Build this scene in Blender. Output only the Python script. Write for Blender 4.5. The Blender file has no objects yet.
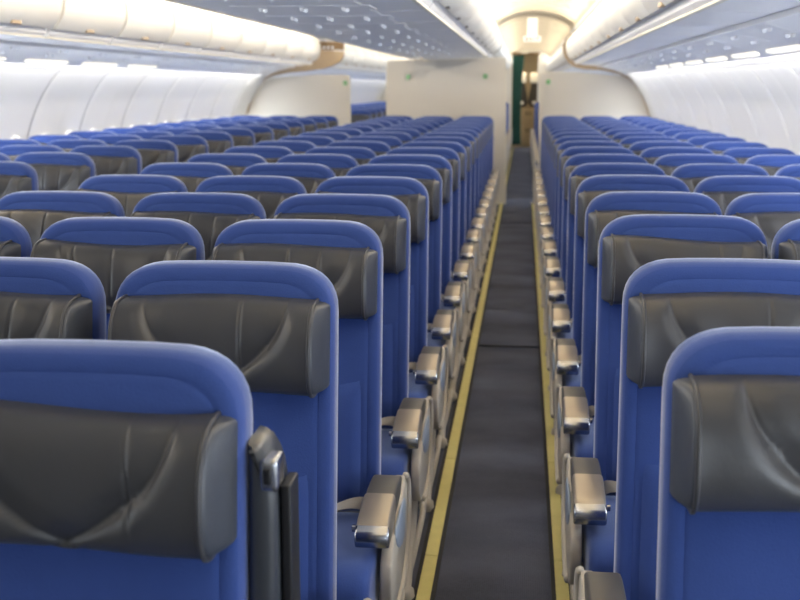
import bpy, bmesh, math, random
from mathutils import Vector, Matrix
random.seed(7)
sc = bpy.context.scene
COL = sc.collection
EYE = 1.62                                   # eye height above the cabin floor; x = 0, y = 0 is where the photographer stands
# ------------------------------------------------------------------ camera
cd = bpy.data.cameras.new('camera'); cam = bpy.data.objects.new('camera', cd); COL.objects.link(cam)
cam.location = (0, 0, EYE)
cam.rotation_euler = (math.radians(90 - 10.675), 0, math.radians(6.179))
cd.sensor_width = 36; cd.lens = 1130 / 800 * 36; cd.clip_start = .05; cd.clip_end = 100
cd.dof.use_dof = True; cd.dof.focus_distance = 2.6; cd.dof.aperture_fstop = 5.0
sc.camera = cam
sc.view_settings.view_transform = 'Standard'; sc.view_settings.look = 'None'
sc.view_settings.gamma = 1; sc.view_settings.use_curve_mapping = False
sc.view_settings.exposure = 0.42
# ------------------------------------------------------------------ world and the cabin's lights
w = bpy.data.worlds.new('world'); sc.world = w; w.use_nodes = True
bg = w.node_tree.nodes['Background']; bg.inputs[0].default_value = (.75, .85, 1, 1); bg.inputs[1].default_value = .6

def area(name, loc, sx, sy, power, color, direction, spread=180):
    l = bpy.data.lights.new(name, 'AREA'); l.shape = 'RECTANGLE'; l.size = sx; l.size_y = sy
    l.energy = power; l.color = color; l.spread = math.radians(spread)
    o = bpy.data.objects.new(name, l); COL.objects.link(o); o.location = loc
    z = -Vector(direction).normalized(); y = Vector((0, 1, 0)); x = y.cross(z).normalized(); y = z.cross(x)
    o.rotation_euler = Matrix((x, y, z)).transposed().to_euler()
    return o
WARM = (1.0, .94, .85); COOL = (.86, .93, 1.0); DAY = (.80, .90, 1.0)
MIR = -2.22                                  # the cabin's mirror plane: x -> MIR - x
def mx(x): return MIR - x
SECT = [(0.3, 15.4), (16.6, 31.0)]
for s, (y0, y1) in enumerate(SECT):
    L = y1 - y0; yc = (y0 + y1) / 2; k = L / 16 * (1, .55)[s]
    for f in (lambda x: x, mx):
        sg = 1 if f(0) == 0 else -1
        area('aisle_cove_light', (f(-.37), yc, EYE + .73), .05, L, 72 * k, WARM, (sg * .9, 0, .12))
        area('aisle_cove_light', (f(.63), yc, EYE + .73), .05, L, 72 * k, WARM, (-sg * .9, 0, .12))
        area('sidewall_wash_light', (f(1.30), yc, EYE + .155), .05, L, 46 * k, (1, .97, .92), (sg * .35, 0, -1))
# ------------------------------------------------------------------ materials
def mat(name, col, rough=.6, metal=0, spec=.5, sheen=0, emit=None, estr=0, bump=None, var=None, coat=0):
    m = bpy.data.materials.new(name); m.use_nodes = True; nt = m.node_tree; b = nt.nodes['Principled BSDF']
    b.inputs['Base Color'].default_value = (*col, 1); b.inputs['Roughness'].default_value = rough
    b.inputs['Metallic'].default_value = metal; b.inputs['Specular IOR Level'].default_value = spec
    if sheen:
        b.inputs['Sheen Weight'].default_value = sheen; b.inputs['Sheen Roughness'].default_value = .35
        b.inputs['Sheen Tint'].default_value = (.72, .80, 1, 1)
    if coat: b.inputs['Coat Weight'].default_value = coat
    if emit:
        b.inputs['Emission Color'].default_value = (*emit, 1); b.inputs['Emission Strength'].default_value = estr
    tc = None
    if bump or var:
        tc = nt.nodes.new('ShaderNodeTexCoord')
    if var:                                  # gentle colour mottling (scale, amount)
        n = nt.nodes.new('ShaderNodeTexNoise'); n.inputs['Scale'].default_value = var[0]; n.inputs['Detail'].default_value = 4
        r = nt.nodes.new('ShaderNodeMapRange'); r.inputs[3].default_value = 1 - var[1]; r.inputs[4].default_value = 1 + var[1]
        mm = nt.nodes.new('ShaderNodeVectorMath'); mm.operation = 'SCALE'; mm.inputs[0].default_value = col
        nt.links.new(tc.outputs['Object'], n.inputs['Vector']); nt.links.new(n.outputs['Fac'], r.inputs[0])
        nt.links.new(r.outputs[0], mm.inputs['Scale']); nt.links.new(mm.outputs[0], b.inputs['Base Color'])
    if bump:                                 # (scale, strength, distance, stretch)
        n = nt.nodes.new('ShaderNodeTexNoise'); n.inputs['Scale'].default_value = bump[0]; n.inputs['Detail'].default_value = 3
        mp = nt.nodes.new('ShaderNodeMapping'); mp.inputs['Scale'].default_value = bump[3] if len(bump) > 3 else (1, 1, 1)
        bp = nt.nodes.new('ShaderNodeBump'); bp.inputs['Strength'].default_value = bump[1]; bp.inputs['Distance'].default_value = bump[2]
        nt.links.new(tc.outputs['Object'], mp.inputs[0]); nt.links.new(mp.outputs[0], n.inputs['Vector'])
        nt.links.new(n.outputs['Fac'], bp.inputs['Height']); nt.links.new(bp.outputs[0], b.inputs['Normal'])
    return m
M = dict(
    blue=mat('blue_fabric', (.040, .076, .26), .9, spec=.15, sheen=.7, bump=(260, .35, .002), var=(30, .07)),
    bluetrim=mat('blue_edge_fabric', (.052, .088, .28), .85, spec=.15, sheen=1.0, bump=(260, .3, .002), var=(30, .05)),
    leather=mat('grey_leather', (.048, .048, .052), .40, spec=.5, bump=(60, .15, .003), var=(9, .10)),
    leatherend=mat('grey_leather_end', (.050, .056, .070), .42, bump=(40, .2, .003)),
    piping=mat('dark_piping', (.03, .03, .033), .5),
    silver=mat('champagne_metal', (.40, .35, .29), .38, metal=.7, var=(12, .05)),
    chrome=mat('chrome', (.42, .43, .46), .25, metal=1),
    pad=mat('armrest_grey_rubber', (.075, .072, .070), .45, bump=(200, .1, .002)),
    armside=mat('armrest_blue_grey_plastic', (.30, .36, .46), .4),
    cream=mat('cream_plastic', (.50, .45, .38), .45, var=(7, .06)),
    frame=mat('seat_frame_metal', (.30, .28, .26), .45, metal=.4),
    belt=mat('grey_belt_webbing', (.36, .35, .35), .8, bump=(300, .3, .002)),
    dark=mat('black_plastic', (.012, .012, .014), .4),
    raised=mat('dark_grey_armrest', (.045, .05, .06), .3, spec=.6),
    yellow=mat('yellow_strip', (.68, .60, .22), .55, var=(14, .12)),
    bin=mat('bin_white', (.80, .78, .73), .38, var=(2, .015)),
    binunder=mat('bin_underside', (.90, .88, .87), .4, var=(1.5, .04)),
    psu=mat('service_panel', (.90, .88, .87), .4),
    trimcream=mat('cream_edge_trim', (.82, .76, .62), .4),
    tan=mat('tan_edging', (.50, .37, .23), .5),
    gap=mat('dark_gap', (.10, .10, .11), .6),
    wallp=mat('sidewall_panel', (.82, .81, .78), .5, var=(1.2, .02)),
    gasket=mat('sidewall_gasket', (.30, .29, .28), .7),
    part=mat('partition_laminate', (.74, .69, .60), .5, var=(1.3, .015)),
    ceil=mat('ceiling_panel', (.70, .60, .43), .6, var=(1.2, .03)),
    plainceil=mat('ceiling_white', (.8, .8, .78), .6),
    pane=mat('daylit_blind', (.8, .85, .9), .5, emit=(.80, .90, 1.0), estr=30),
    washlamp=mat('wash_lamp', (.9, .85, .7), .4, emit=(1, .93, .78), estr=.75),
    readlamp=mat('reading_lamp_lens', (.6, .6, .62), .15, emit=(.9, .95, 1), estr=.25),
    green=mat('green_curtain', (.010, .085, .060), .8, sheen=.2),
    sign=mat('sign_white', (.9, .88, .84), .4, emit=(1, .95, .88), estr=.35),
    signred=mat('sign_red', (.75, .12, .06), .5, emit=(1, .25, .12), estr=.35),
    signgreen=mat('sign_green', (.10, .50, .12), .5),
    galley=mat('galley_beige', (.55, .42, .24), .5, var=(2, .03)),
    galleydark=mat('jump_seat_dark', (.05, .045, .04), .6),
    white=mat('white_cloth', (.85, .83, .78), .7),
    brown=mat('brown_trim', (.20, .12, .05), .5),
)
# carpet: grey-blue loop pile with a fine weave and worn mottling
def carpet():
    m = bpy.data.materials.new('carpet'); m.use_nodes = True; nt = m.node_tree; b = nt.nodes['Principled BSDF']; N = nt.nodes.new; Lk = nt.links.new
    tc = N('ShaderNodeTexCoord'); mp = N('ShaderNodeMapping'); mp.inputs['Scale'].default_value = (1, 1, 1)
    Lk(tc.outputs['Object'], mp.inputs[0])
    n1 = N('ShaderNodeTexNoise'); n1.inputs['Scale'].default_value = 170; n1.inputs['Detail'].default_value = 2
    n2 = N('ShaderNodeTexNoise'); n2.inputs['Scale'].default_value = 1.6; n2.inputs['Detail'].default_value = 5
    mp2 = N('ShaderNodeMapping'); mp2.inputs['Scale'].default_value = (1.0, 1.6, 1); Lk(tc.outputs['Object'], mp2.inputs[0])
    Lk(mp.outputs[0], n1.inputs['Vector']); Lk(mp2.outputs[0], n2.inputs['Vector'])
    add = N('ShaderNodeMath'); add.operation = 'MULTIPLY_ADD'; add.inputs[1].default_value = .35; Lk(n1.outputs['Fac'], add.inputs[0]); Lk(n2.outputs['Fac'], add.inputs[2])
    cr = N('ShaderNodeValToRGB'); cr.color_ramp.elements[0].position = .45; cr.color_ramp.elements[0].color = (.064, .070, .096, 1)
    cr.color_ramp.elements[1].position = .90; cr.color_ramp.elements[1].color = (.130, .143, .200, 1)
    Lk(add.outputs[0], cr.inputs[0]); Lk(cr.outputs[0], b.inputs['Base Color'])
    wv = N('ShaderNodeTexWave'); wv.wave_type = 'BANDS'; wv.bands_direction = 'X'; wv.inputs['Scale'].default_value = 45; wv.inputs['Distortion'].default_value = 1.5
    Lk(tc.outputs['Object'], wv.inputs['Vector'])
    bp = N('ShaderNodeBump'); bp.inputs['Strength'].default_value = .5; bp.inputs['Distance'].default_value = .003
    Lk(wv.outputs['Fac'], bp.inputs['Height']); Lk(bp.outputs[0], b.inputs['Normal'])
    b.inputs['Roughness'].default_value = .95; b.inputs['Specular IOR Level'].default_value = .15
    return m
M['carpet'] = carpet()
M['seamdark'] = mat('dark_carpet_edge', (.02, .02, .022), .8)

# ------------------------------------------------------------------ mesh helpers
def mk(name, verts, faces, m, parent=None, smooth=False, loc=(0, 0, 0), auto=None):
    me = bpy.data.meshes.new(name); me.from_pydata([tuple(v) for v in verts], [], faces); me.validate()
    bm = bmesh.new(); bm.from_mesh(me); bmesh.ops.recalc_face_normals(bm, faces=bm.faces); bm.to_mesh(me); bm.free()
    return link(name, me, m, parent, smooth, loc, auto)
def link(name, me, m, parent=None, smooth=False, loc=(0, 0, 0), auto=None):
    for mm in (m if isinstance(m, (list, tuple)) else [m]): me.materials.append(mm)
    if smooth or auto:
        for p in me.polygons: p.use_smooth = True
    if auto: me.set_sharp_from_angle(angle=math.radians(auto))
    o = bpy.data.objects.new(name, me); COL.objects.link(o); o.location = loc
    if parent: o.parent = parent
    return o
class MB:
    def __init__(s): s.v = []; s.f = []
    def add(s, v, f):
        n = len(s.v); s.v += [tuple(p) for p in v]; s.f += [tuple(i + n for i in q) for q in f]; return s
    def rings(s, rings, cap=True, closed=True):
        n = len(rings[0]); v = [p for r in rings for p in r]; f = []
        for i in range(len(rings) - 1):
            for j in range(n if closed else n - 1):
                a = i * n + j; b = i * n + (j + 1) % n
                f.append((a, b, b + n, a + n))
        if cap: f.append(tuple(range(n))[::-1]); f.append(tuple(range((len(rings) - 1) * n, len(rings) * n)))
        return s.add(v, f)
    def box(s, x0, x1, y0, y1, z0, z1, r=0):
        if r <= 0:
            v = [(x, y, z) for x in (x0, x1) for y in (y0, y1) for z in (z0, z1)]
            return s.add(v, [(0, 1, 3, 2), (4, 6, 7, 5), (0, 4, 5, 1), (2, 3, 7, 6), (0, 2, 6, 4), (1, 5, 7, 3)])
        bm = bmesh.new(); bmesh.ops.create_cube(bm, size=1)
        for v in bm.verts: v.co = Vector(((x0 + x1) / 2 + v.co.x * (x1 - x0), (y0 + y1) / 2 + v.co.y * (y1 - y0), (z0 + z1) / 2 + v.co.z * (z1 - z0)))
        bmesh.ops.bevel(bm, geom=list(bm.edges), offset=r, segments=3, profile=.6, affect='EDGES')
        bm.verts.index_update()
        s.add([v.co[:] for v in bm.verts], [[v.index for v in f.verts] for f in bm.faces]); bm.free(); return s
    def tube(s, pts, r, n=8, cap=True):
        pts = [Vector(p) for p in pts]; rs = r if isinstance(r, (list, tuple)) else [r] * len(pts); R = []
        up = None
        for i, p in enumerate(pts):
            t = (pts[min(i + 1, len(pts) - 1)] - pts[max(i - 1, 0)]).normalized()
            if up is None: up = Vector((0, 0, 1)) if abs(t.z) < .9 else Vector((1, 0, 0))
            a = t.cross(up).normalized(); up = a.cross(t).normalized()
            R.append([p + rs[i] * (math.cos(q) * a + math.sin(q) * up) for q in [2 * math.pi * k / n for k in range(n)]])
        return s.rings(R, cap)
    def ext(s, prof, x0, x1, r=0):           # a side profile (y, z) extruded along x, with softened rims
        cy = sum(p[0] for p in prof) / len(prof); cz = sum(p[1] for p in prof) / len(prof)
        if not r: return s.rings([[(x, y, z) for y, z in prof] for x in (x0, x1)])
        ins = inset(prof, r); q = inset(prof, r * .3)
        R = [[(x0, y, z) for y, z in ins], [(x0 + r * .3, y, z) for y, z in q], [(x0 + r, y, z) for y, z in prof],
             [(x1 - r, y, z) for y, z in prof], [(x1 - r * .3, y, z) for y, z in q], [(x1, y, z) for y, z in ins]]
        return s.rings(R)
    def go(s, name, m, parent=None, smooth=False, loc=(0, 0, 0), auto=None): return mk(name, s.v, s.f, m, parent, smooth, loc, auto)
def inset(prof, d):
    n = len(prof); A = sum(prof[i][0] * prof[(i + 1) % n][1] - prof[(i + 1) % n][0] * prof[i][1] for i in range(n)); sg = 1 if A > 0 else -1
    out = []
    for i in range(n):
        p0 = Vector(prof[i - 1]); p = Vector(prof[i]); p1 = Vector(prof[(i + 1) % n])
        e0 = (p - p0).normalized(); e1 = (p1 - p).normalized()
        nn = (Vector((-e0.y, e0.x)) + Vector((-e1.y, e1.x)))
        nn = nn.normalized() if nn.length > 1e-6 else Vector((-e0.y, e0.x))
        k = max(.5, nn.dot(Vector((-e0.y, e0.x))))
        out.append(tuple(p + sg * nn * d / k))
    return out
def smooth_poly(pts, it=2, closed=True):     # Chaikin
    for _ in range(it):
        q = []; n = len(pts)
        for i in range(n if closed else n - 1):
            a = pts[i]; b = pts[(i + 1) % n]
            q.append(tuple(.75 * u + .25 * v for u, v in zip(a, b))); q.append(tuple(.25 * u + .75 * v for u, v in zip(a, b)))
        if not closed: q = [pts[0]] + q + [pts[-1]]
        pts = q
    return pts
def ss(a, b, x): t = max(0, min(1, (x - a) / (b - a))); return t * t * (3 - 2 * t)
def empty(name, loc=(0, 0, 0), rz=0):
    o = bpy.data.objects.new(name, None); COL.objects.link(o); o.location = loc; o.rotation_euler = (0, 0, rz); o.empty_display_size = .1; return o
def tag(o, label=None, cat=None, group=None, kind=None):
    if label: o['label'] = label
    if cat: o['category'] = cat
    if group: o['group'] = group
    if kind: o['kind'] = kind
    return o
def copy_tree(o, kids, parent=None):
    c = o.copy(); COL.objects.link(c); c.parent = parent
    for ch in kids.get(o.name, ()): copy_tree(ch, kids, c)
    return c
def kids_of(root):
    d = {}
    def rec(o):
        d[o.name] = list(o.children)
        for c in o.children: rec(c)
    rec(root); return d
def struct(o): o['kind'] = 'structure'; return o

# ------------------------------------------------------------------ cabin shell
Y0, Y1 = -5.0, 33.0
def wallprof():
    p = [(1.40, .135), (1.47, .075), (1.55, -.03), (1.63, -.17), (1.695, -.33), (1.745, -.50), (1.785, -.70), (1.80, -.90), (1.80, -1.15), (1.77, -1.40), (1.73, -1.62)]
    return smooth_poly(p, 1, False)
WP = wallprof()
def sidewall(name, f, seams):
    n = len(WP); ys = []
    for a, b in zip(seams[:-1], seams[1:]):
        L = b - a
        for t in (0, .012, .02, .05, .12, .25, .42, .46, .49, .53, .58, .75, .88, .95, .98, .988):
            ys.append((a + t * L, t))
    ys.append((seams[-1], 0))
    v = []; fc = []
    for y, t in ys:
        g = math.exp(-(min(t, 1 - t) / .022) ** 2) * .014
        g -= .014 * math.sin(math.pi * t) ** .7 if t else 0         # each panel bellies in towards the cabin
        g += .007 * math.exp(-((t - .48) / .03) ** 2)
        for i, (x, z) in enumerate(WP):
            x2, z2 = WP[min(i + 1, n - 1)]; x1, z1 = WP[max(i - 1, 0)]
            nx, nz = (z1 - z2), (x2 - x1); l = math.hypot(nx, nz); nx /= l; nz /= l
            v.append((f(x + nx * g), y, EYE + z + nz * g))
    for i in range(len(ys) - 1):
        for j in range(n - 1): a = i * n + j; fc.append((a, a + 1, a + n + 1, a + n))
    o = mk(name, v, fc, [M['wallp'], M['gasket']], smooth=True)
    for i, p in enumerate(o.data.polygons):
        if ys[i // (n - 1)][1] in (0, .988): p.material_index = 1
    return struct(o)
sr = [6.50 + 1.03 * k for k in range(-12, 27)]; sl = [8.745 + 1.07 * k for k in range(-14, 23)]
sidewall('wall_right', lambda x: x, sr); sidewall('wall_left', mx, sl)
# floor: carpet with the soft ripples a worn runner has
def floor():
    v = []; f = []; ny = 700; xs = [mx(1.75), -2.45, -2.2, -1.95, -1.8, -.40, -.27, -.2, -.13, -.065, 0, .07, .14, .22, .30, 1.75]
    for i in range(ny + 1):
        y = Y0 + (Y1 - Y0) * i / ny
        a = math.sin(y * 2 * math.pi / .79 + .7) * .6 + math.sin(y * 2 * math.pi / .47 + 2.1 * math.sin(y * .9)) * .35 + .4 * math.sin(y * 5.3)
        for x in xs:
            k = max(0, 1 - ((x + .065) / .17) ** 2) if -.27 <= x <= .14 else 0
            v.append((x, y, .0045 * (a + .9) * k ** .4 if k > 0 else 0))
    n = len(xs)
    for i in range(ny):
        for j in range(n - 1): b = i * n + j; f.append((b, b + 1, b + n + 1, b + n))
    return struct(mk('floor', v, f, M['carpet'], smooth=True))
floor()
struct(MB().box(mx(1.9), 1.9, Y0 - .05, Y0, 0, EYE + 1.1).go('wall_front', M['part']))
struct(MB().box(mx(1.9), 1.9, Y1, Y1 + .05, 0, EYE + 1.1).go('wall_rear', M['galley']))
# ceilings over the two aisles: shallow vaults made of ringed panels
def vault(name, f):
    pr = [(-.43, .77), (-.38, .86), (-.24, .94), (-.06, .99), (.11, 1.0), (.28, .99), (.46, .94), (.62, .86), (.67, .77)]
    pr = smooth_poly(pr, 1, False); n = len(pr); v = []; fc = []; y = Y0; ys = []
    while y < Y1:
        ys += [(y, .03), (y + .03, .03), (y + .05, 0), (y + .5, -.012), (y + 1.0, 0), (y + 1.02, .03)]; y += 1.055
    for yy, g in ys:
        for i, (x, z) in enumerate(pr): v.append((f(x), yy, EYE + z + (g if 1 < i < n - 2 else 0)))
    for i in range(len(ys) - 1):
        for j in range(n - 1): a = i * n + j; fc.append((a, a + 1, a + n + 1, a + n))
    return struct(mk(name, v, fc, M['ceil'], smooth=True))
vault('ceiling_right_aisle', lambda x: x); vault('ceiling_left_aisle', mx)
for nm, a, b in (('ceiling_right', .64, 1.9), ('ceiling_centre', mx(-.40), -.40), ('ceiling_left', mx(1.9), mx(.64))):
    struct(MB().box(a, b, Y0, Y1, EYE + .74, EYE + .78).go(nm, M['plainceil']))
# windows along both sides, blinds down and daylight behind them
def windows():
    k = 1
    ring = [(math.cos(a), math.sin(a)) for a in [2 * math.pi * i / 24 for i in range(24)]]
    def sup(c): return math.copysign(abs(c) ** .75, c)
    def ip(z):
        for (x1, z1), (x2, z2) in zip(WP[:-1], WP[1:]):
            if z2 <= z <= z1: return x1 + (x2 - x1) * (z1 - z) / (z1 - z2)
        return 1.8
    frame = pane = None
    for f, seams in ((lambda x: x, sr), (mx, sl)):
        s = 1 if f(0) == 0 else -1; fr = pn = None
        for a, b in zip(seams[:-1], seams[1:]):
            for t in (.25, .74):
                y = a + (b - a) * t
                if y < (-4.5 if s > 0 else .4) or y > 30: continue
                if fr is None:
                    R = []
                    for rr, off in ((1.0, .0), (.97, .030), (.86, .032), (.80, .012)):
                        R.append([(f(ip(-.545 + .175 * rr * sup(sn)) - off), .125 * rr * sup(c), EYE - .545 + .175 * rr * sup(sn)) for c, sn in ring])
                    fr = struct(MB().rings(R, cap=False).go('window_1', M['wallp'], smooth=True))
                    pts = [(f(ip(-.545 + .142 * sup(sn)) - .014), .102 * sup(c), EYE - .545 + .142 * sup(sn)) for c, sn in ring]
                    pn = mk('window_blind', pts, [tuple(range(24))], M['pane'], fr)
                    o = fr
                else:
                    o = fr.copy(); COL.objects.link(o); p = pn.copy(); COL.objects.link(p); p.parent = o
                o.name = 'window_%d' % k; k += 1; o.location = (0, y, -.05 if s > 0 else 0)
windows()
# underside service channel over each seat block
def channel(name, pts, m):
    mb = MB(); mb.rings([[(x, y, EYE + z) for x, z in pts] for y in (Y0, 15.9)]); mb.rings([[(x, y, EYE + z) for x, z in pts] for y in (16.1, 31.0)])
    return struct(mb.go(name, m, auto=30))
ch = [(.975, .262), (1.02, .268), (1.20, .225), (1.30, .188), (1.345, .160), (1.42, .128), (1.50, .20), (1.46, .30), (.975, .32)]
channel('trim_1', ch, M['psu']); channel('trim_2', [(mx(x), z) for x, z in ch], M['psu'])
channel('trim_3', [(-.80, .392), (-1.42, .392), (-1.42, .44), (-.80, .44)], M['psu'])

# ------------------------------------------------------------------ overhead bins
BL = 1.055
BODY = [(.640, .318), (.655, .300), (.70, .294), (.95, .283), (.972, .285), (.975, .32), (1.50, .32), (1.60, .70), (.66, .70), (.63, .60), (.615, .48), (.635, .36)]
DOOR = [(.598, .345), (.560, .385), (.535, .44), (.524, .50), (.528, .56), (.550, .615), (.60, .66), (.625, .66), (.60, .60), (.585, .52), (.60, .42), (.628, .365), (.625, .345)]
CBODY = [(-.500, .432), (-.515, .414), (-.56, .405), (-.77, .395), (-.795, .397), (-.80, .44), (-1.11, .44), (-1.11, .71), (-.42, .71), (-.38, .62), (-.41, .52), (-.48, .47)]
CDOOR = [(-.462, .447), (-.415, .465), (-.365, .50), (-.330, .55), (-.312, .61), (-.315, .67), (-.34, .70), (-.37, .70), (-.355, .62), (-.375, .56), (-.43, .50), (-.475, .475)]
def make_bin(f, body, door, lat, trim):
    r = empty('overhead_bin'); L = BL - .012
    MB().rings([[(f(x), y, z) for x, z in body] for y in (-L / 2, L / 2)]).go('bin_body', M['binunder'], r, auto=30)
    b = inset(door, .004)
    d = MB().rings([[(f(x), y, z) for x, z in q] for q, y in ((b, -L / 2), (door, -L / 2 + .006), (door, L / 2 - .006), (b, L / 2))]).go('bin_door', M['bin'], r, auto=35)
    x, z = lat; l = MB().box(min(f(x - .012), f(x + .014)), max(f(x - .012), f(x + .014)), -.06, .06, z - .012, z + .03, .005)
    l.go('latch', M['tan'] if body is BODY else M['gap'], d)
    x, z = trim
    MB().box(min(f(x - .012), f(x + .012)), max(f(x - .012), f(x + .012)), -L / 2, L / 2, z - .006, z + .006, .003).go('edge_trim', M['trimcream'], r)
    return r
ordn = ['first', 'second', 'third', 'fourth', 'fifth', 'sixth', 'seventh', 'eighth', 'ninth', 'tenth', 'eleventh', 'twelfth', 'thirteenth', 'fourteenth', 'fifteenth', 'sixteenth', 'seventeenth', 'eighteenth', 'nineteenth', 'twentieth', 'twenty-first', 'twenty-second', 'twenty-third', 'twenty-fourth', 'twenty-fifth', 'twenty-sixth']
def bins(proto, ys, where, group):
    kd = kids_of(proto); near = 0
    for i, y in enumerate(ys):
        o = proto if i == 0 else copy_tree(proto, kd)
        o.location = (0, y, EYE)
        tag(o, 'white overhead bin %s, %s from the camera' % (where, ordn[i]), 'overhead bin', group)
ident = lambda x: x
bins(make_bin(ident, BODY, DOOR, (.592, .356), (.668, .294)), [5.2 + BL * k for k in range(-3, 10)], 'above the right window seats', 'overhead bins above the right window seats')
bins(make_bin(mx, BODY, DOOR, (.592, .356), (.668, .294)), [6.17 + 1.09 * k * 1.0 - .0 for k in range(-2, 9)], 'above the left window seats', 'overhead bins above the left window seats')
bins(make_bin(ident, CBODY, CDOOR, (-.452, .458), (-.528, .408)), [6.72 + 1.07 * k for k in range(-3, 9)], 'over the middle seats toward the right aisle', 'centre overhead bins facing the right aisle')
bins(make_bin(mx, CBODY, CDOOR, (-.452, .458), (-.528, .408)), [6.72 + 1.07 * k for k in range(-3, 9)], 'over the middle seats toward the left aisle', 'centre overhead bins facing the left aisle')
bins(make_bin(ident, BODY, DOOR, (.592, .356), (.668, .294)), [16.75 + BL * k for k in range(13)], 'beyond the partition on the right', 'overhead bins beyond the right partition')
bins(make_bin(mx, BODY, DOOR, (.592, .356), (.668, .294)), [17.0 + BL * k for k in range(13)], 'beyond the partition on the left', 'overhead bins beyond the left partition')
bins(make_bin(ident, CBODY, CDOOR, (-.452, .458), (-.528, .408)), [16.75 + BL * k for k in range(13)], 'beyond the middle partition', 'overhead bins beyond the middle partition')

# sidewall wash lamps: the dashed line of light above each sidewall
def wash(f, ys, side):
    r = MB().box(min(f(1.275), f(1.305)), max(f(1.275), f(1.305)), -.36, .36, .183, .197, .002)
    o = r.go('sidewall_lamp', M['washlamp'])
    # tilt follows the channel: drop the outer edge
    for v in o.data.vertices:
        xx = v.co.x if f is ident else MIR - v.co.x
        v.co.z = v.co.z + .012 - (xx - 1.275) * .40 - .012
    for i, y in enumerate(ys):
        c = o if i == 0 else o.copy()
        if i: COL.objects.link(c)
        c.location = (0, y, EYE)
        tag(c, 'narrow cream lamp strip above the %s sidewall, %s from the camera end' % (side, ordn[i]), 'lamp', 'lamp strips above the %s sidewall' % side)
wash(ident, [sr[k] + .51 for k in range(6, 17)], 'right'); wash(mx, [sl[k] + .53 for k in range(6, 16)], 'left')
# passenger service units
def make_psu(xs, zf, y=0):
    r = empty('passenger_service_unit')
    mg = .14 if len(xs) > 2 else .06; x0, x1 = min(xs) - mg, max(xs) + mg
    def plate(): 
        v = []
        for x in (x0, (x0 + x1) / 2, x1):
            for yy in (-.14, .14): v.append((x, yy, zf(x) - .002))
        for x in (x0, (x0 + x1) / 2, x1):
            for yy in (-.14, .14): v.append((x, yy, zf(x) + .004))
        f = [(0, 1, 3, 2), (2, 3, 5, 4), (6, 8, 9, 7), (8, 10, 11, 9), (0, 6, 7, 1), (4, 5, 11, 10), (0, 2, 8, 6), (2, 4, 10, 8), (1, 7, 9, 3), (3, 9, 11, 5)]
        return v, f
    v, f = plate(); mk('panel', v, f, M['psu'], r)
    for x in xs:
        for nm, yy, rr, m in (('reading_light', .05, .009, 'readlamp'), ('air_nozzle', -.05, .009, 'psu')):
            R = []
            for k, (q, dz) in enumerate(((1.25, -.004), (1.25, -.012), (.95, -.020), (.8, -.014))):
                R.append([(x + rr * q * math.cos(a), yy + rr * q * math.sin(a), zf(x) + dz) for a in [2 * math.pi * i / 12 for i in range(12)]])
            MB().rings(R).go(nm, M[m], r, auto=40)
    return r
def psus(xs, zf, ys, where, group):
    p = make_psu(xs, zf); kd = kids_of(p)
    for i, y in enumerate(ys):
        o = p if i == 0 else copy_tree(p, kd); o.location = (0, y, EYE)
        tag(o, 'flush service unit with reading lights %s, %s from the camera end' % (where, ordn[i]), 'overhead service unit', group)
psus([-.90, -1.11, -1.32], lambda x: .392, [3.4 + .79 * k for k in range(15)], 'over the middle seats', 'service units over the middle seats')
zs = lambda x: .268 + (x - 1.02) * (.225 - .268) / .18
psus([1.06, 1.16], zs, [2.9 + .79 * k for k in range(16)], 'over the right seats', 'service units over the right seats')
psus([mx(1.16), mx(1.06)], lambda x: zs(mx(x)), [4.0 + .79 * k for k in range(14)], 'over the left seats', 'service units over the left seats')

# ------------------------------------------------------------------ partitions (cabin dividers)
def partition(name, pts, y0, y1, m, edge, label, kind=None, zclip=None):
    r = empty(name, (sum(p[0] for p in pts) / len(pts), (y0 + y1) / 2, 0)); ox, oy = r.location.x, r.location.y
    pr = [(x - ox, EYE + z) for x, z in pts]
    i1 = inset(pr, .012); i2 = inset(pr, .020)
    d = y1 - y0
    mb = MB().rings([[(x, y, z) for x, z in q] for q, y in ((i2, -d / 2), (i1, -d / 2), (i1, d / 2), (i2, d / 2))]); mb.go('panel', m, r)
    e = MB(); e.rings([[(x, y, z) for x, z in q] for q, y in ((i1, -d / 2 - .006), (pr, -d / 2 - .004), (pr, d / 2 + .004), (i1, d / 2 + .006), (i1, -d / 2 - .006))], cap=False); e.go('edge_trim', edge, r)
    tag(r, label, 'partition'); return r
prR = [(.215, -1.62), (.208, .15), (.215, .185), (.245, .203), (.66, .20), (1.10, .165), (1.38, .145), (1.46, .105), (1.55, -.03), (1.63, -.18), (1.685, -.34), (1.73, -.50), (1.74, -.8), (1.74, -1.1), (1.72, -1.62)]
pr = partition('cabin_partition', prR, 15.97, 16.03, M['part'], M['trimcream'], 'cream cabin partition with pale edging behind the right window seats')
prL = [(-2.440, -1.62), (-2.435, .12), (-2.455, .155), (-2.49, .168), (-2.9, .172), (-3.4, .140), (-3.56, .120), (-3.66, .085), (-3.74, -.03), (-3.83, -.18), (-3.895, -.34), (-3.95, -.50), (-3.96, -.8), (-3.96, -1.1), (-3.93, -1.62)]
pl = partition('cabin_partition', prL, 15.97, 16.03, M['part'], M['trimcream'], 'cream cabin partition with rounded corner behind the left window seats')
prM = [(-.228, -1.62), (-.262, .33), (-.272, .398), (-.36, .402), (-.52, .396), (-1.4, .37), (-1.85, .36), (-1.905, .345), (-1.915, .30), (-1.93, -1.62)]
pm = partition('cabin_partition', prM, 15.95, 16.05, M['part'], M['trimcream'], 'wide cream cabin partition behind the middle seats, between both aisles')
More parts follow.
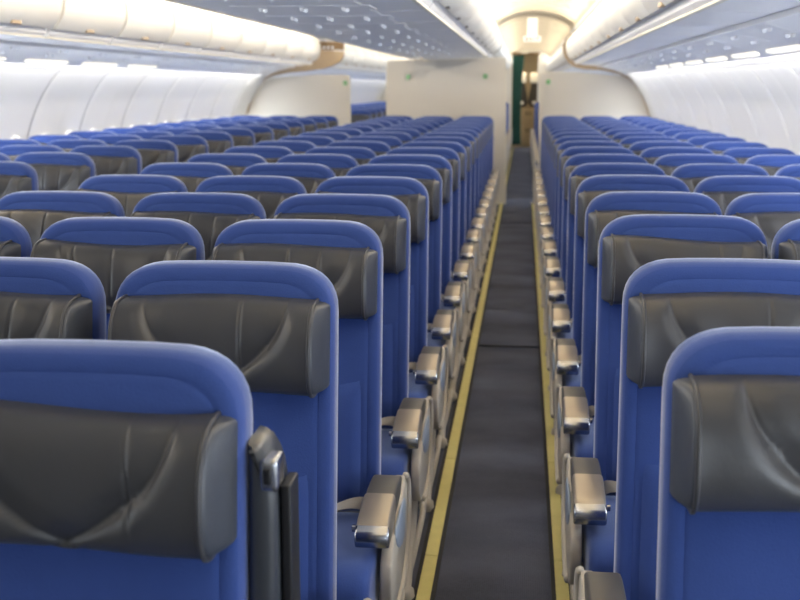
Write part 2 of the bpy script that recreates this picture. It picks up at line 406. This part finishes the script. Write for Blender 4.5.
# tan divider frames that follow the bins down from the ceiling
def frameplate(pts, label, y0=15.86, y1=15.96):
    q = inset(pts, .004)
    mb = MB().rings([[(x, y, EYE + z) for x, z in p] for p, y in ((q, y0), (pts, y0 + .004), (pts, y1 - .004), (q, y1))])
    o = mb.go('divider_frame', M['tan'], auto=30); tag(o, label, 'divider frame'); return o
outer = [(.60, .72), (.535, .64), (.505, .56), (.510, .47), (.535, .40), (.60, .31), (.68, .262), (.80, .238), (1.05, .222), (1.28, .172), (1.40, .112), (1.47, .06), (1.56, -.06), (1.63, -.20), (1.69, -.36), (1.74, -.55)]
inner = [(1.775, -.55), (1.73, -.36), (1.665, -.18), (1.60, -.03), (1.52, .09), (1.44, .165), (1.30, .23), (1.07, .275), (.82, .292), (.70, .315), (.645, .36), (.60, .44), (.585, .54), (.61, .62), (.66, .70)]
frameplate(outer + inner, 'tan curved divider frame wrapping the right bins down to the sidewall', 15.86, 15.95)
outl = [(-2.50, .44), (-2.515, .40), (-2.56, .345), (-2.66, .29), (-2.80, .245), (-3.05, .215), (-3.27, .20), (-3.50, .158), (-3.62, .112), (-3.69, .06), (-3.78, -.06), (-3.85, -.20), (-3.91, -.36), (-3.96, -.55)]
innl = [(-3.995, -.55), (-3.95, -.36), (-3.885, -.18), (-3.82, -.03), (-3.74, .09), (-3.66, .165), (-3.52, .23), (-3.29, .275), (-3.05, .30), (-3.0, .50), (-2.90, .505), (-2.51, .49)]
frameplate(outl + innl, 'tan curved divider frame beside the end of the left bins', 15.86, 15.95)
lb = MB().box(-2.92, -2.51, 15.90, 15.95, EYE + .508, EYE + .62, .004).go('header_box', M['brown']); tag(lb, 'brown header box above the left divider frame', 'header box')
for i, x in enumerate((-2.80, -2.74, -2.68)):
    MB().box(x, x + .032, 15.885, 15.905, EYE + .525, EYE + .555, .003).go('indicator_light', M['readlamp'], lb)
# small green placards on the partitions: a running figure on green
def placard(x, z, y, label, s=.05):
    r = empty('green_placard', (x, y, EYE + z))
    MB().box(-s, s, -.004, .004, -s * 1.2, s * 1.2, .003).go('plate', M['signgreen'], r)
    g = MB(); g.tube([(.2 * s, -.006, .3 * s), (-.1 * s, -.006, -.2 * s), (-.5 * s, -.006, -.7 * s)], .1 * s, 6); g.tube([(-.1 * s, -.006, -.2 * s), (.4 * s, -.006, -.8 * s)], .1 * s, 6)
    g.tube([(-.5 * s, -.006, .2 * s), (.2 * s, -.006, .3 * s), (.6 * s, -.006, .1 * s)], .08 * s, 6); g.box(.15 * s, .4 * s, -.008, -.004, .5 * s, .78 * s)
    g.go('running_figure', M['white'], r)
    tag(r, label, 'placard'); return r
placard(.325, .07, 15.962, 'small green placard on the right partition near its aisle edge', .024)
placard(-2.50, .055, 15.962, 'small green placard on the left partition near its aisle edge', .024)
placard(-.54, .145, 15.942, 'small green placard at the right end of the middle partition', .024)
placard(-1.61, .135, 15.942, 'small green placard at the left end of the middle partition', .024)

# exit sign hanging from the right aisle ceiling
sg = empty('exit_sign', (.10, 17.2, EYE))
MB().box(-.075, .075, -.03, .03, .72, 1.0, .012).go('bracket', M['sign'], sg)
MB().box(-.125, .125, -.02, .02, .655, .735, .006).go('sign_box', M['sign'], sg)
def letters(par):
    h = .046; z0 = .672; y = -.024; wd = .038; t = .011
    def bars(x, segs):
        g = MB()
        for a, b, c, d in segs: g.box(x + a, x + b, y, y + .004, z0 + c, z0 + d)
        return g
    bars(-.098, ((0, t, 0, h), (0, wd, 0, t), (0, wd, h - t, h), (0, wd * .8, h / 2 - t / 2, h / 2 + t / 2))).go('letter', M['signred'], par)
    g = MB()
    for a, b in (((0, 0), (wd, h)), ((0, h), (wd, 0))): g.tube([(-.043 + a[0], y, z0 + a[1]), (-.043 + b[0], y, z0 + b[1])], t / 2, 6)
    g.go('letter', M['signred'], par)
    bars(.012, ((wd / 2 - t / 2, wd / 2 + t / 2, 0, h),)).go('letter', M['signred'], par)
    bars(.060, ((0, wd, h - t, h), (wd / 2 - t / 2, wd / 2 + t / 2, 0, h))).go('letter', M['signred'], par)
letters(sg)
tag(sg, 'white exit sign with red letters hanging from the aisle ceiling', 'exit sign')

# ------------------------------------------------------------------ the far end: galley, curtain, jump seats
gl = empty('galley_cabinet', (.08, 31.6, 0))
MB().box(-.42, .42, -.15, .4, 0, EYE - .55, .006).go('body', M['galley'], gl)
MB().box(-.42, .42, -.17, .4, EYE - .55, EYE - .52, .006).go('worktop', M['brown'], gl)
for x0, x1, z0, z1 in ((-.30, .03, .62, 1.04), (.05, .38, .62, 1.04), (-.30, .03, .08, .59), (.05, .38, .08, .59)):
    d = MB().box(x0, x1, -.175, -.15, z0, z1, .008).go('door', M['galley'], gl)
    MB().box(x1 - .05 if x0 < 0 else x0 + .02, x1 - .02 if x0 < 0 else x0 + .05, -.19, -.172, z1 - .18, z1 - .08, .004).go('handle', M['dark'], d)
tag(gl, 'beige galley cabinet with dark worktop at the end of the right aisle', 'cabinet')
def jump(x, label, wx):
    r = empty('folded_jump_seat', (x, 31.62, EYE - .52))
    pts = smooth_poly([(-wx, 0), (wx, 0), (wx * .95, .25), (wx * .45, .62), (.05, .78), (-.05, .78), (-wx * .45, .62), (-wx * .95, .25)], 1)
    i = inset(pts, .02)
    MB().rings([[(a, y, b) for a, b in p] for p, y in ((i, -.12), (pts, -.10), (pts, .1), (i, .12))]).go('backrest', M['galleydark'], r, auto=40)
    MB().box(-.12, .12, -.15, .02, .62, .90, .04).go('head_cushion', M['white'], r, auto=50)
    MB().box(-.05, .05, -.16, -.11, .04, .14, .015).go('buckle', M['white'], r, auto=50)
    tag(r, label, 'jump seat'); return r
jump(-.07, 'dark folded crew jump seat beside the green curtain', .17); jump(.27, 'dark folded crew jump seat at the right of the galley', .17)
# green curtain, gathered in folds
def curtain():
    v = []; n = 60; f = []
    for k in range(26):
        z = EYE + .83 - 2.36 * k / 25; wd = .30 - .06 * k / 25 - .04 * math.sin(math.pi * k / 25)
        for i in range(n):
            t = i / (n - 1); v.append((-.325 + wd * t + .012 * k / 25, 30.9 + .035 * math.sin(t * 2 * math.pi * 5 + .3 * math.sin(k * .2)), z))
        for i in range(n): pass
    for k in range(25):
        for i in range(n - 1): a = k * n + i; f.append((a, a + 1, a + n + 1, a + n))
    o = mk('curtain', v, f, M['green'], smooth=True)
    md = o.modifiers.new('thick', 'SOLIDIFY'); md.thickness = .006
    tag(o, 'dark green curtain gathered at the left of the galley doorway', 'curtain'); return o
curtain()
cr = MB().tube([(-.36, 30.9, EYE + .845), (.36, 30.9, EYE + .845)], .012, 8).go('curtain_rail', M['brown'], auto=40); tag(cr, 'brown curtain rail across the galley doorway', 'curtain rail')
# doorway frame: wall with an opening at the end of the right aisle
struct(MB().box(-.9, -.335, 30.75, 30.85, 0, EYE + 1.05, .01).go('wall_galley_left', M['part']))
struct(MB().box(.345, .95, 30.75, 30.85, 0, EYE + 1.05, .01).go('wall_galley_right', M['part']))
struct(MB().box(-.335, .345, 30.75, 30.85, EYE + .88, EYE + 1.05).go('wall_galley_header', M['trimcream']))
for x0, x1 in ((-.36, -.12), (.08, .38)):
    o = MB().box(x0, x1, 30.70, 30.75, EYE + .84, EYE + .90, .008).go('door_header', M['brown']); tag(o, 'brown fitting over the galley doorway, %s half' % ('left' if x0 < 0 else 'right'), 'door fitting')
struct(MB().box(mx(1.9), -1.7, 31.3, 31.4, 0, EYE + 1.0).go('wall_rear_left', M['part']))
area('galley_lamp', (.0, 31.2, EYE + .86), .5, .3, 9, (1, .80, .50), (0, .2, -1))

# ------------------------------------------------------------------ floor strips and carpet seams
def strip(x0, x1, y0, y1, label, m='yellow'):
    mb = MB().box(x0 - .014, x1 + .014, y0, y1, .001, .010); o = mb.go('floor_path_strip', M['seamdark'])
    k = MB(); y = y0
    while y < y1:
        k.box(x0, x1, y + .002, min(y + 1.05, y1) - .002, .009, .0145, .0); y += 1.05
    k.go('yellow_insert', M['yellow'], o)
    tag(o, label, 'floor strip'); return o
strip(-.312, -.268, -.5, 15.9, 'yellow floor path strip along the left edge of the right aisle')
strip(.134, .176, -.5, 15.9, 'yellow floor path strip along the right edge of the right aisle')
strip(-.292, -.268, 16.2, 30.6, 'thin yellow floor strip beyond the middle partition')
for x0, x1 in ((-2.40, -2.357), (-1.955, -1.912)): strip(x0, x1, -.5, 15.9, 'yellow floor path strip along the %s edge of the left aisle' % ('left' if x0 < -2.1 else 'right'))
for i, y in enumerate((7.0, 13.6)):
    o = MB().box(-.258, .124, y - .006, y + .006, .006, .0125).go('carpet_seam', M['seamdark']); tag(o, 'dark crosswise carpet joint in the right aisle, %s one' % ('nearer' if i == 0 else 'farther'), 'carpet joint')

# ------------------------------------------------------------------ seats
TOP = EYE - .373; HW = .2425
LEAN = .115
def ly(z): return (z - TOP) * LEAN if z > .5 else (.5 - TOP) * LEAN + (z - .5) * .05
def outline(i, n=9):
    """front outline of the seat back, inset by i: (x, z) anticlockwise from bottom left"""
    h = HW - i; zt = TOP - i; rx = .125 - i * .6; rz = .105 - i * .6; zb = .44 + i
    P = [(-h, zb)]; P.append((h, zb))
    for z in (.62, .80, .95, 1.05): P.append((h, z))
    for k in range(n + 1):
        a = k / n * math.pi / 2; P.append((h - rx + rx * math.cos(a) ** .82, zt - rz + rz * math.sin(a) ** .82))
    P += [(h * .4, zt + .001), (0, zt + .002), (-h * .4, zt + .001)]
    for k in range(n + 1):
        a = math.pi / 2 - k / n * math.pi / 2; P.append((-(h - rx + rx * math.cos(a) ** .82), zt - rz + rz * math.sin(a) ** .82))
    for z in (1.05, .95, .80, .62): P.append((-h, z))
    return P
def make_backrest(par):
    lay = [(.030, .052), (.006, .050), (.0, .040), (.0, .022), (.0, .004), (.002, -.008), (.008, -.0175), (.016, -.0215), (.0315, -.0245), (.0335, -.0234), (.0355, -.0250), (.045, -.027), (.075, -.031), (.11, -.033)]
    R = []
    for ins, y in lay:
        R.append([(x, y + ly(z), z) for x, z in outline(ins)])
    mb = MB().rings(R)
    o = mb.go('backrest', [M['blue'], M['bluetrim'], M['frame']], par, auto=60)
    n = len(R[0]); nf = 0
    for i, p in enumerate(o.data.polygons):
        k = i // n
        p.material_index = 1 if 1 <= k <= 5 else 0
        if k == 0: p.material_index = 2
    return o
def make_lumbar(par):
    v = []; f = []; nx, nz = 22, 18
    for j in range(nz + 1):
        for i in range(nx + 1):
            u = -1 + 2 * i / nx; t = -1 + 2 * j / nz
            x = u * .198; z = .63 + t * .175 + .03 * (u * u - .4) * (1 if t > 0 else 0) * t
            e = max(0, 1 - abs(u) ** 6) ** .5 * max(0, 1 - abs(t) ** 5) ** .5
            v.append((x, ly(z) - .018 - .042 * e, z))
    for j in range(nz):
        for i in range(nx): a = j * (nx + 1) + i; f.append((a, a + 1, a + nx + 2, a + nx + 1))
    return mk('lumbar_cushion', v, f, M['blue'], par, smooth=True)
def make_headrest(par, seed, ends=True):
    rnd = random.Random(seed)
    zc = EYE - .532; H = .098; W = .207
    nx, nt = 150, 52; v = []; f = []
    xm = rnd.uniform(-.07, .07); creases = [(rnd.uniform(-.11, .11), rnd.uniform(-.02, .03), rnd.uniform(.004, .007), rnd.uniform(.003, .004)) for _ in range(1 + seed % 2)]
    sx = [(-1, rnd.uniform(.135, .175), rnd.uniform(.0, .05), rnd.uniform(.9, 1.5)), (1, rnd.uniform(.135, .175), rnd.uniform(.0, .05), rnd.uniform(.9, 1.5))]
    tw = rnd.uniform(-.004, .004)
    for j in range(nt + 1):
        th = -math.pi / 2 + math.pi * j / nt        # bottom to top over the front
        for i in range(nx + 1):
            x = -W + 2 * W * i / nx; u = x / W
            c = max(0, math.cos(th)); s = math.sin(th)
            z = H * math.copysign(abs(s) ** .78, s); t = min(1, max(0, (z / H + 1) / 2))
            d = (.078 + .016 * abs(u) ** 2.5) * c ** .55 if c > 1e-6 else 0
            # S-shaped seams sweeping from the upper ends to the lower middle; outside of them the leather stands proud
            for sd, xa, xb, w_ in sx:
                q = (1 - t) ** 2.3 * .85 + .15 * (1 - t)
                dist = (sd * x - (xa - (xa + xb) * q)) / math.sqrt(1 + ((xa + xb) / (2 * H) * (2 * (1 - t) ** 1.3 + .15)) ** 2)
                d += w_ * (.0095 * ss(-.006, .030, dist) - .0060 * ss(-.045, -.002, dist) * ss(.012, -.002, dist)) * c ** .5
                d -= w_ * .0030 * math.exp(-(dist / .004) ** 2) * c ** .5
            for cx, cs, ca, cw in creases:
                dd = x - cx - cs * (t - .5)
                d += (ca * .55 * math.tanh(dd / .012) * math.exp(-(dd / .05) ** 2) - ca * math.exp(-(dd / cw) ** 2)) * ss(.10, .45, t) * c ** .4
            d += .0022 * math.sin(u * 9 + seed) * c
            z2 = zc + z + (.006 * math.cos(u * 2.2 + seed) - .003) * (1 if s > 0 else .4) + tw * u
            v.append((x, ly(z2) - .026 - d, z2))
    n = nx + 1
    for j in range(nt):
        for i in range(nx): a = j * n + i; f.append((a, a + 1, a + n + 1, a + n))
    # back face
    f.append(tuple([i for i in range(nx + 1)] + [nt * n + i for i in range(nx, -1, -1)]))
    ringL = [j * n for j in range(nt + 1)]; ringR = [j * n + nx for j in range(nt + 1)]
    f.append(tuple(ringL)); f.append(tuple(ringR[::-1]))
    o = mk('headrest', v, f, M['leather'], par, auto=65)
    for ring, sd in ((ringL, -1), (ringR, 1)):       # slanted oval end panel behind a double rolled seam
        pts = [Vector(v[k]) for k in ring]; yb = max(p.y for p in pts); cz = sum(p.z for p in pts) / len(pts)
        R = []
        for kd_, kz, ox in ((.97, .975, 0), (.93, .965, .006), (.90, .96, .008), (.62, .94, .017), (.34, .90, .0245), (.15, .86, .027)):
            R.append([(p.x + sd * ox, ly(p.z) - .02 + (p.y - ly(p.z) + .02) * kd_, cz + (p.z - cz) * kz) for p in pts])
        MB().rings(R, cap=True).go('end_panel', M['leatherend'], o, auto=50)
        if ends:
            MB().tube([(p.x + sd * .001, p.y - .0005, p.z) for p in pts], .0042, 6).go('piping', M['leather'], o, smooth=True)
    return o
def make_cushion(par, kind):
    prof = smooth_poly([(-.065, .30), (-.06, .445), (-.20, .452), (-.40, .468), (-.52, .470), (-.575, .445), (-.59, .39), (-.555, .32), (-.50, .295)], 2)
    prof = [(y - .055, z) for y, z in prof]
    W = .238; R = []
    for x, ins in ((-W, .035), (-W + .004, .016), (-W + .016, .004), (-W + .035, 0), (-.1, -.002), (0, 0), (.1, -.002), (W - .035, 0), (W - .016, .004), (W - .004, .016), (W, .035)):
        q = inset(prof, ins) if ins else prof
        R.append([(x, y, z + .006 * (x / W) ** 2) for y, z in q])
    if kind != 'M':
        sg = 1 if kind == 'R' else -1
        R = [[(x + (sg * .047 if x * sg > .15 else 0), y, z) for x, y, z in r] for r in R]
    return MB().rings(R).go('seat_cushion', M['blue'], par, auto=70)
def make_belt(par, s):
    P = []
    pts = [(.228, -.13, .44), (.215, -.16, .478), (.175, -.20, .492), (.125, -.22, .478), (.08, -.24, .470), (.03, -.28, .478), (-.03, -.27, .470)]
    pts = smooth_poly([tuple(p) for p in pts], 2, False)
    R = []
    for i, p in enumerate(pts):
        p = Vector(p); t = i / (len(pts) - 1); wv = Vector((.25, .75, .45 - .5 * t)).normalized() * .024; up = Vector((-.2, -.3, 1)).normalized() * .0015
        R.append([(s * q.x, q.y, q.z) for q in (p - wv - up, p + wv - up, p + wv + up, p - wv + up)])
    b = MB().rings(R).go('seat_belt', M['belt'], par, auto=40)
    mb = MB().box(-.022, .022, -.018, .018, -.006, .006, .003); o = mb.go('buckle', M['chrome'], b, auto=40); o.location = (s * .05, -.27, .484); o.rotation_euler = (.15, 0, .5)
    return b
# the armrest: grey pad, sloping metal nose, recline button
ARM_TOP = .572
AP = smooth_poly([(-.15, .545), (-.17, .570), (-.24, ARM_TOP + .006), (-.33, ARM_TOP + .004), (-.44, ARM_TOP - .008), (-.505, ARM_TOP - .030), (-.520, ARM_TOP - .055), (-.500, ARM_TOP - .082), (-.44, ARM_TOP - .075), (-.30, ARM_TOP - .055), (-.15, ARM_TOP - .06)], 2)
def make_arm(par, x0, x1, s, aisle=True):
    mid = [(y, z) for y, z in AP]
    r = MB().ext(mid, x0, x1, .008).go('armrest', M['pad'], par, auto=45)
    # nose plate wraps the front half
    nose = [(y, z) for y, z in AP if y < -.325]
    nose = sorted(nose, key=lambda p: 0)
    top = [p for p in AP if p[0] < -.325 and p[1] > ARM_TOP - .05]; 
    cap = MB(); e = .0035
    o1 = [(y - (e if y < -.5 else 0), z + (e if z > ARM_TOP - .05 else -e)) for y, z in AP if y < -.335]
    cap.ext(o1, x0 - .002, x1 + .002, .009)
    c = cap.go('nose_plate', M['silver'], r, auto=45)
    ch_ = [(y * 1.0 - .001, z) for y, z in o1 if y < -.492]
    MB().ext([(y - .0015, z) for y, z in ch_] + [(-.492, ARM_TOP - .06)], x0 - .003, x1 + .003, .006).go('nose_tip', M['chrome'], r, auto=45)
    bx = x0 - .004 if s > 0 else x1 + .004
    MB().tube([(bx, -.49, ARM_TOP - .035), (bx - s * .008, -.49, ARM_TOP - .035)], .009, 10).go('recline_button', M['chrome'], r, auto=40)
    return r
def make_side(par, xo, s):
    """moulded end panel below the aisle armrest: a C-shaped rim with a web, xo = outer face"""
    A = [(-.165, .565), (-.125, .545), (-.105, .50), (-.10, .44), (-.115, .38), (-.16, .33), (-.24, .295), (-.33, .285), (-.40, .29)]
    A = smooth_poly(A, 2, False)
    B = [(-.44, .295), (-.48, .32), (-.505, .37), (-.505, .44), (-.44, .485), (-.30, .515), (-.22, .53)]
    B = smooth_poly(B, 2, False)
    web = A[:] + B
    x1 = xo - s * .030
    MB().ext(web, min(xo, x1), max(xo, x1), .006).go('side_panel', M['cream'], par, auto=50)
    MB().tube([(xo + s * .001, y, z) for y, z in A], .010, 8).go('panel_rim', M['cream'], par, smooth=True)
    pl = smooth_poly([(-.19, .52), (-.20, .44), (-.24, .40), (-.36, .43), (-.43, .50), (-.30, .52)], 1)
    x2 = xo + s * .004; x3 = xo - s * .004
    MB().ext(pl, min(x2, x3), max(x2, x3), .003).go('inner_shield', M['armside'], par, auto=50)
def make_bar(par, xb):
    """baggage bar at floor level with knob feet"""
    p = smooth_poly([(xb, -.545, .03), (xb, -.50, .06), (xb, -.42, .12), (xb, -.33, .20), (xb, -.28, .29)], 1, False)
    MB().tube([(xb, -.50, .045), (xb, -.25, .040), (xb, .06, .045), (xb, .12, .09)], .011, 8).go('baggage_bar', M['cream'], par, smooth=True)
    b = MB().tube(p, .017, 8).go('front_strut', M['cream'], par, smooth=True)
    for y in (-.545,):
        R = [[(xb + r * math.cos(a), y + r * math.sin(a), z) for a in [2 * math.pi * k / 12 for k in range(12)]] for r, z in ((.026, 0), (.030, .014), (.027, .035), (.014, .048))]
        MB().rings(R).go('foot', M['cream'], b, auto=50)
def make_leg(par, x, s=0):
    for pts in (((x, -.42, 0), (x, -.40, .15), (x, -.34, .31)), ((x, .0, 0), (x, -.05, .16), (x, -.16, .31))):
        a = Vector(pts[0]); R = []
        mb = MB(); mb.tube(pts, [.022, .018, .022], 8); mb.box(x - .03, x + .03, a.y - .05, a.y + .05, 0, .018, .005)
        mb.go('leg', M['cream'], par, auto=50)
def make_seat(kind, seed, detail=2, raised=False):
    """kind: 'R' aisle on +x side, 'L' aisle on -x side, 'M' inner seat"""
    r = empty('airline_seat')
    make_backrest(r); make_headrest(r, seed, detail > 1); make_cushion(r, kind)
    if detail > 1: make_lumbar(r); make_belt(r, -1 if kind == 'L' else 1)
    MB().box(-.225, .225, -.52, -.12, .275, .30, .008).go('seat_pan', M['frame'], r, auto=50)
    make_leg(r, 0)
    for s in ([1] if kind == 'R' else [-1] if kind == 'L' else []):
        x1 = s * .318; x0 = s * .238
        lo, hi = min(x0, x1), max(x0, x1)
        if raised: make_raised(r, lo, hi, s)
        else: make_arm(r, lo, hi, s)
        make_side(r, s * .326, s); make_bar(r, s * .285)
    return r
def make_raised(par, x0, x1, s):
    xa, xb = .244, .287                       # the folded arm stands beside the seat back
    o = [(xa, .50), (xb, .50), (xb, 1.02), (xb - .001, 1.045), (xb - .005, 1.07), (xb - .012, 1.09), (xb - .022, 1.106), (xb - .034, 1.114), (xa, 1.116)]
    R = []
    for ins, y in ((.012, -.016), (.004, -.012), (0, -.002), (0, .075), (.008, .088)):
        q = inset(o, ins) if ins else o
        R.append([(s * x, y + ly(z) * .6, z) for x, z in q])
    r = MB().rings(R).go('armrest', M['raised'], par, auto=45); r['label'] = 'dark armrest folded upright'
    for x in (xa + .014, xb - .011):
        MB().tube([(s * x, -.016, .58), (s * x, -.017, 1.02)], .0035, 6).go('rib', M['raised'], r, smooth=True)
    c = MB().box(s * (xb - .024), s * (xb + .004), -.032, .02, 1.045, 1.095, .009); c.go('nose_plate', M['chrome'], r, auto=45)
    MB().box(s * (xb - .017), s * (xb - .005), -.036, -.02, 1.058, 1.082, .004).go('recline_button', M['dark'], r, auto=45)
    MB().box(s * (xb + .003), s * (xb + .018), -.01, .05, .55, 1.050, .004).go('table_edge', M['dark'], r, auto=45)

# projection used only to leave out seats that lie wholly outside the frame
cp = math.cos(math.radians(10.675)); sp = math.sin(math.radians(10.675)); cy_ = math.cos(math.radians(6.179)); sy_ = math.sin(math.radians(6.179))
def px_of(x, y):
    z = -x * sy_ * cp + y * cy_ * cp + .5 * sp
    return 400 + 1130 * (x * cy_ + y * sy_) / z
def seen(x, y): return px_of(x + .25, y - .1) > -60 and px_of(x - .32, y - .1) < 860
protos = {}
def seat(kind, x, y, rnd, detail, raised=False):
    v = rnd.randrange(4)
    key = (kind, v, detail, raised)
    if key not in protos:
        p = make_seat(kind, v, detail, raised); protos[key] = (p, kids_of(p)); o = p
    else: o = copy_tree(*protos[key])
    o.location = (x, y, 0)
    return o
rnd = random.Random(5)
def recline(o, a, dz=0, hz=0):
    c, sn = math.cos(a), math.sin(a); py, pz = -.09, .46
    for ch in o.children:
        if ch.name.split('.')[0] in ('backrest', 'headrest', 'lumbar_cushion'):
            ch.rotation_euler = (a, 0, 0); ch.location = (0, py - (c * py - sn * pz), pz - (sn * py + c * pz) + dz + (hz if ch.name[:4] == 'head' else 0))
blocks = (('middle block', 1.55, ((-.632, 'R', 'right aisle seat'), (-1.152, 'M', 'centre seat'), (-1.672, 'L', 'left aisle seat'))),
          ('right block', 1.76, ((.471, 'L', 'aisle seat'), (.967, 'M', 'centre seat'), (1.463, 'M', 'window seat'))),
          ('left block', 1.55, ((-2.69, 'R', 'aisle seat'), (-3.187, 'M', 'centre seat'), (-3.683, 'M', 'window seat'))))
for bn, y0, cols in blocks:
    for k in range(18):
        for x, kind, nm in cols:
            y = y0 + .79 * k
            if not seen(x, y): continue
            a_ = rnd.uniform(-.012, .012)
            if bn == 'right block' and nm == 'aisle seat': a_ = {0: 0, 1: .05, 2: -.04}.get(k, a_)
            if bn == 'middle block' and k < 3: a_ = 0
            first = bn == 'middle block' and k == 0 and kind == 'R'
            o = seat(kind, x, y, rnd, 2 if k < 8 else 1, raised=first)
            recline(o, a_, {1: -.008, 2: .006}.get(k, 0) if bn == 'right block' and nm == 'aisle seat' else 0, -.014 if bn == 'middle block' and k == 0 else 0)
            lab = 'blue %s of the %s, %s row from the camera' % (nm.replace('seat', 'airline seat'), bn, ordn[k])
            if bn == 'left block': lab = 'blue %s of the left block, %s row counted forward from the left partition' % (nm.replace('seat', 'airline seat'), ordn[17 - k])
            if first: lab = 'nearest blue airline seat at lower left, its dark armrest folded upright'
            tag(o, lab, 'airline seat', 'seats of the ' + bn)
far = (('middle block', 17.3, ((-.62, 'R', 'right aisle seat'),)), ('right block', 17.5, ((.50, 'L', 'aisle seat'),)),
       ('left block', 18.3, ((-2.69, 'R', 'aisle seat'), (-3.187, 'M', 'centre seat'), (-3.683, 'M', 'window seat'))))
for bn, y0, cols in far:
    for k in range(16):
        y = y0 + .79 * k
        if y > 30.5: continue
        for x, kind, nm in cols:
            o = seat(kind, x, y, rnd, 1)
            tag(o, 'distant blue %s beyond the %s partition, %s row there' % (nm.replace('seat', 'airline seat'), bn.replace(' block', ''), ordn[k]), 'airline seat', 'seats beyond the partitions')
